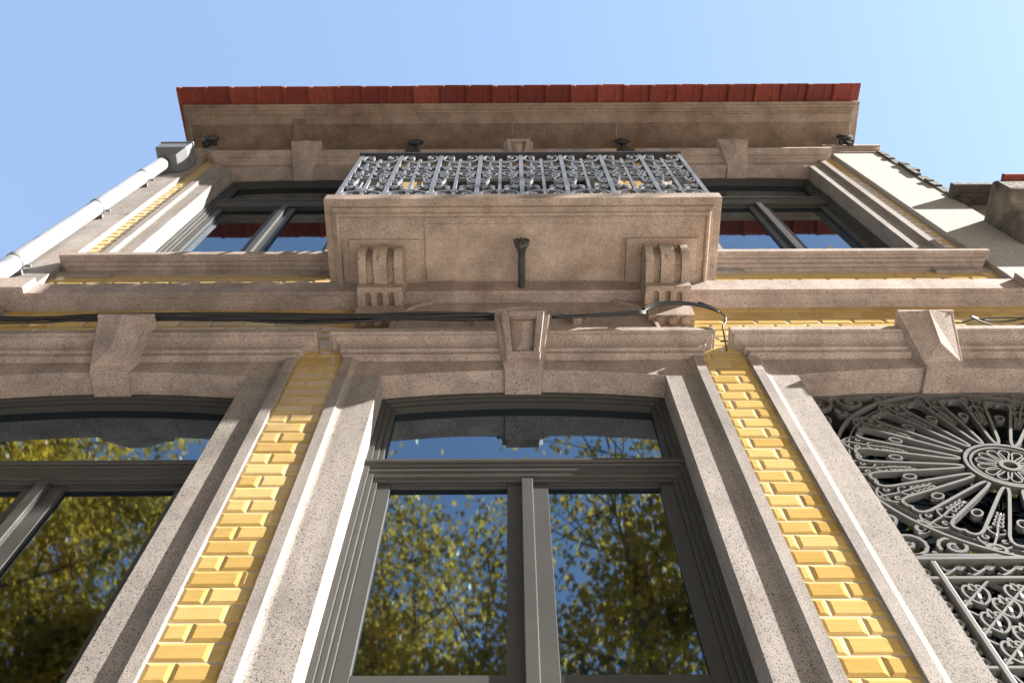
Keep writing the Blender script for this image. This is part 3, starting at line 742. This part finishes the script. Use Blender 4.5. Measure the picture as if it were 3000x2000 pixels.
# ------------------------------------------------------------------ cables
cab = thing('cable_bundle', 'tangled bundle of black cables sagging along the left and centre window hoods', 'cables', (-.9, -.1, 5.40))
random.seed(3)
def strand(x0, x1, z0, z1, p0, p1, wob, r, n=26, parent=cab, sag=0.):
    pts = []; ph = [random.uniform(0, 6.28) for _ in range(4)]
    for i in range(n+1):
        t = i/n; x = x0+(x1-x0)*t
        z = z0+(z1-z0)*t+wob*(math.sin(x*3.1+ph[0])*.6+math.sin(x*7.3+ph[1])*.4)*min(1, 6*t, 6*(1-t)+.2)-sag*4*t*(1-t)
        p = p0+(p1-p0)*t+wob*.5*math.sin(x*4.7+ph[2])
        pts.append((x, -p, z))
    MB().tube(pts, r, 6).build('cable', M['black'], parent, smooth=True)
for i in range(11):
    strand(-2.75, -.075, 5.415+random.uniform(-.025, .04), 5.366+random.uniform(-.006, .014), .105, .115+random.uniform(-.01, .01), random.uniform(.008, .022), random.uniform(.0032, .0065))
strand(-2.0, -.5, 5.40, 5.39, .10, .10, .02, .005, sag=-.10); strand(-2.75, -1.80, 5.40, 5.36, .10, .11, .02, .004); strand(-1.0, -.1, 5.40, 5.375, .11, .12, .02, .007)
for i in range(5):
    strand(.165, .56, 5.350+random.uniform(0, .012), 5.40+random.uniform(-.015, .03), .12, .125, .006, random.uniform(.004, .008), n=12)
for i in range(4):
    q = bez((.55, -.125, 5.40+.008*i), (.60, -.13, 5.50+.012*i), (.80, -.13, 5.52+.010*i), (.875, -.115, 5.415), 14)
    MB().tube(q, .0055, 6).build('cable', M['black'], cab, smooth=True)
c2 = thing('thin_cable', 'thin black cable running from the bundle down to the gap beside the right hood', 'cable', (.87, -.11, 5.36))
MB().tube(bez((.80, -.13, 5.50), (.87, -.12, 5.45), (.93, -.11, 5.40), (.868, -.10, 5.30), 14)+[(.870, -.03, 5.2)], .004, 6).build('cable', M['black'], c2, smooth=True)
c3 = thing('loop_cable', 'loose oval loop of thin dark cable on top of the right door hood', 'cable', (2.05, -.09, 5.35))
MB().tube([(2.07+.14*math.cos(R(a)), -.085-.018*math.cos(R(a*2)), 5.385+.030*math.sin(R(a))) for a in range(0, 361, 15)], .004, 6).build('loop', M['black'], c3, smooth=True)
MB().tube([(1.79, -.09, 5.345), (1.88, -.088, 5.350), (1.95, -.085, 5.40), (2.1, -.08, 5.43), (2.4, -.08, 5.40), (2.7, -.08, 5.42)], .004, 6).build('cable', M['black'], c3, smooth=True)

# ------------------------------------------------------------------ neighbour on the right
nb = thing('neighbour_house', 'grey plastered neighbouring house with dark weathered eaves corbel on the right', 'house', (4.5, 0, 0))
MB().box(XR+.002, 8.0, -6, -.0, 0, 7.55).build('wall', M['greyplaster'], nb)
# old flashing along the joint between the houses
random.seed(5); b = MB()
zz = 7.5
while zz < 9.0:
    h = random.uniform(.06, .16); b.box(XR-.012+random.uniform(-.012, .004), XR+.03+random.uniform(-.012, .03), -.05, .032+random.uniform(0, .02), zz, zz+h-.004); zz += h
b.build('flashing', M['slate'], nb, bevel=.004)
b = MB(); b.box(XR+.01, 4.2, -.3, .07, 7.555, 7.60); b.box(XR-.03, 4.2, -.3, .12, 7.6005, 7.66); b.build('eaves_board', M['slate'], nb, bevel=.006)
b = MB().extrude_x([(-.01, 6.62), (.10, 6.63), (.16, 6.70), (.20, 6.84), (.27, 6.90), (.27, 7.10), (-.01, 7.12)], 2.77, 3.9)
b.build('corbel', M['darkconc'], nb, bevel=.02)
for i in range(4): MB().box(2.85+.28*i, 3.12+.28*i, .14, .295, 7.122+.004*(i % 2), 7.16+.004*(i % 2)).build('roof_tile', M['roof'], nb, bevel=.008)

# ------------------------------------------------------------------ trees across the pavement
import numpy as np
def tree(x, y, h, cr, cz, rz, seed, label, nleaf=26000, lean=(0, 0), spread=1., thin=12.0):
    nleaf = int(nleaf*1.9); rng = np.random.default_rng(seed); rnd = random.Random(seed)
    t = thing('plane_tree', label, 'tree', (x, y, -.12), 'street trees reflected in the windows')
    tr = MB(); top = Vector((x+lean[0], y+lean[1], h*.86)); base = Vector((x, y, -.12))
    pts = []; rs_ = []
    for i in range(13):
        s = i/12; q = base.lerp(top, s); q += Vector((math.sin(s*5+seed)*.12, math.cos(s*4+seed)*.10, 0)); pts.append(q); rs_.append(.34*(1-s)**.7+.03)
    tr.tube(pts, .2, 10, rs_); tips = []
    for i in range(22):
        s = .34+.62*i/21; q = pts[int(s*12)].lerp(pts[min(12, int(s*12)+1)], s*12-int(s*12))
        a = i*2.399+rnd.uniform(-.4, .4); L = cr*(1.05-.55*abs(s-.6)/.4)*rnd.uniform(.75, 1.1); up = rnd.uniform(.35, .9)
        d = Vector((math.cos(a), math.sin(a), up)).normalized()
        mid = q+d*L*.5+Vector((0, 0, -.08*L)); e = q+d*L+Vector((0, 0, .12*L))
        cv = bez(tuple(q), tuple(q+d*L*.25), tuple(mid), tuple(e), 6); r0_ = .075*(1.1-s)
        tr.tube(cv, .03, 6, [r0_*(1-.8*k/6)+.008 for k in range(7)])
        for k in (2, 3, 4, 5, 6):
            v = Vector(cv[k]); tips.append(v)
            for _ in range(3):
                d2 = Vector((rnd.gauss(0, 1), rnd.gauss(0, 1), rnd.gauss(.3, .7))).normalized()*rnd.uniform(.4, 1.1)
                tr.tube([v, v+d2*.55+Vector((0, 0, .03)), v+d2], .01, 4, [.014, .010, .005]); tips.append(v+d2)
    tr.build('trunk', M['bark'], t, smooth=True)
    tips = np.array([tuple(v) for v in tips])
    wt = np.where(tips[:, 2] > thin, np.exp(-(tips[:, 2]-thin)*.55), 1.)*(rng.random(len(tips)) < .62)*rng.lognormal(0, .9, len(tips)); wt /= wt.sum()
    c = tips[rng.choice(len(tips), nleaf, p=wt)]+rng.normal(0, .24*spread, (nleaf, 3))
    c[:, 2] -= .05
    a = rng.normal(size=(nleaf, 3)); a[:, 2] *= .6; a /= np.linalg.norm(a, axis=1, keepdims=True)
    b_ = np.cross(a, rng.normal(size=(nleaf, 3))); b_ /= np.linalg.norm(b_, axis=1, keepdims=True)
    sz = rng.uniform(.030, .056, (nleaf, 1)); u_ = a*sz; v_ = b_*sz*.8
    V = np.stack([c-u_, c-u_*.1+v_, c+u_, c-u_*.1-v_], 1).reshape(-1, 3)
    me = bpy.data.meshes.new('crown'); me.vertices.add(len(V)); me.vertices.foreach_set('co', V.astype(np.float32).ravel())
    me.loops.add(len(V)); me.loops.foreach_set('vertex_index', np.arange(len(V), dtype=np.int32))
    me.polygons.add(nleaf); me.polygons.foreach_set('loop_start', np.arange(0, len(V), 4, dtype=np.int32)); me.polygons.foreach_set('loop_total', np.full(nleaf, 4, np.int32))
    me.materials.append(M['leaf']); me.update(calc_edges=True)
    o = bpy.data.objects.new('crown', me); C.objects.link(o); attach(o, t)
    return t
tree(.75, -5.6, 16.5, 2.5, 10, 4, 11, 'golden plane tree whose trunk is mirrored in the centre window', 11500, (.9, .2), thin=10.6)
tree(-2.3, -6.4, 15.6, 2.7, 10, 4, 12, 'yellow green plane tree mirrored in the left sash of the centre window', 20000, (.2, 0), thin=11.4)
tree(-6.6, -5.4, 17.5, 3.0, 10, 4, 13, 'dense olive plane tree mirrored in the lower left window', 42000, (0, .3), thin=15.)
tree(-10.6, -6.2, 17.0, 3.0, 10, 4, 14, 'far left plane tree at the edge of the lower left reflection', 30000, thin=14.)
tree(3.7, -5.0, 17.5, 1.8, 10, 4, 15, 'tall plane tree whose top leaves are mirrored in the upper right window', 18000, (.1, 1.0), thin=12.5)
tree(7.0, -5.8, 17.0, 2.8, 9, 4, 16, 'spreading plane tree mirrored behind the iron fan grille', 40000, thin=14.)
tree(-4.4, -9.8, 12.0, 2.6, 9, 4, 17, 'plane tree standing on the far side of the road', 16000)

# ------------------------------------------------------------------ unseen row of houses, added across the street to block low sky
for i, (x0, x1, h, tone) in enumerate(((-20, -11.2, 11.5, 'plaster'), (-11.19, -3.4, 12.6, 'greyplaster'), (-3.39, 4.6, 11.0, 'plaster'), (4.61, 13, 12.2, 'greyplaster'), (13.01, 22, 11.4, 'plaster'))):
    t = thing('opposite_house', ['white house at the far left end of the row across the street', 'tall grey house across the street, second from the left', 'white house across the street facing the tiled house', 'tall grey house across the street, second from the right', 'white house at the far right end of the row across the street'][i], 'house', ((x0+x1)/2, -18, -.13), 'houses across the street')
    MB().box(x0, x1, 18, 26, -.13, h).build('wall', M[tone], t)
    MB().extrude_x([(17.7, h+.002), (26.2, h+.002), (22, h+2.6)], x0, x1).build('roof', M['roof'], t)
    n = 4; st_ = (x1-x0)/n
    for k in range(n):
        for z in (1.0, 4.4, 7.8):
            cxw = x0+(k+.5)*st_
            wf = MB().box(cxw-.62, cxw+.62, 17.94, 18.0, z-.1, z+2.3).build('window', M['stone_clean'], t)
            MB().box(cxw-.5, cxw+.5, 17.93, 17.939, z, z+2.2).build('pane', M['glass'], wf)
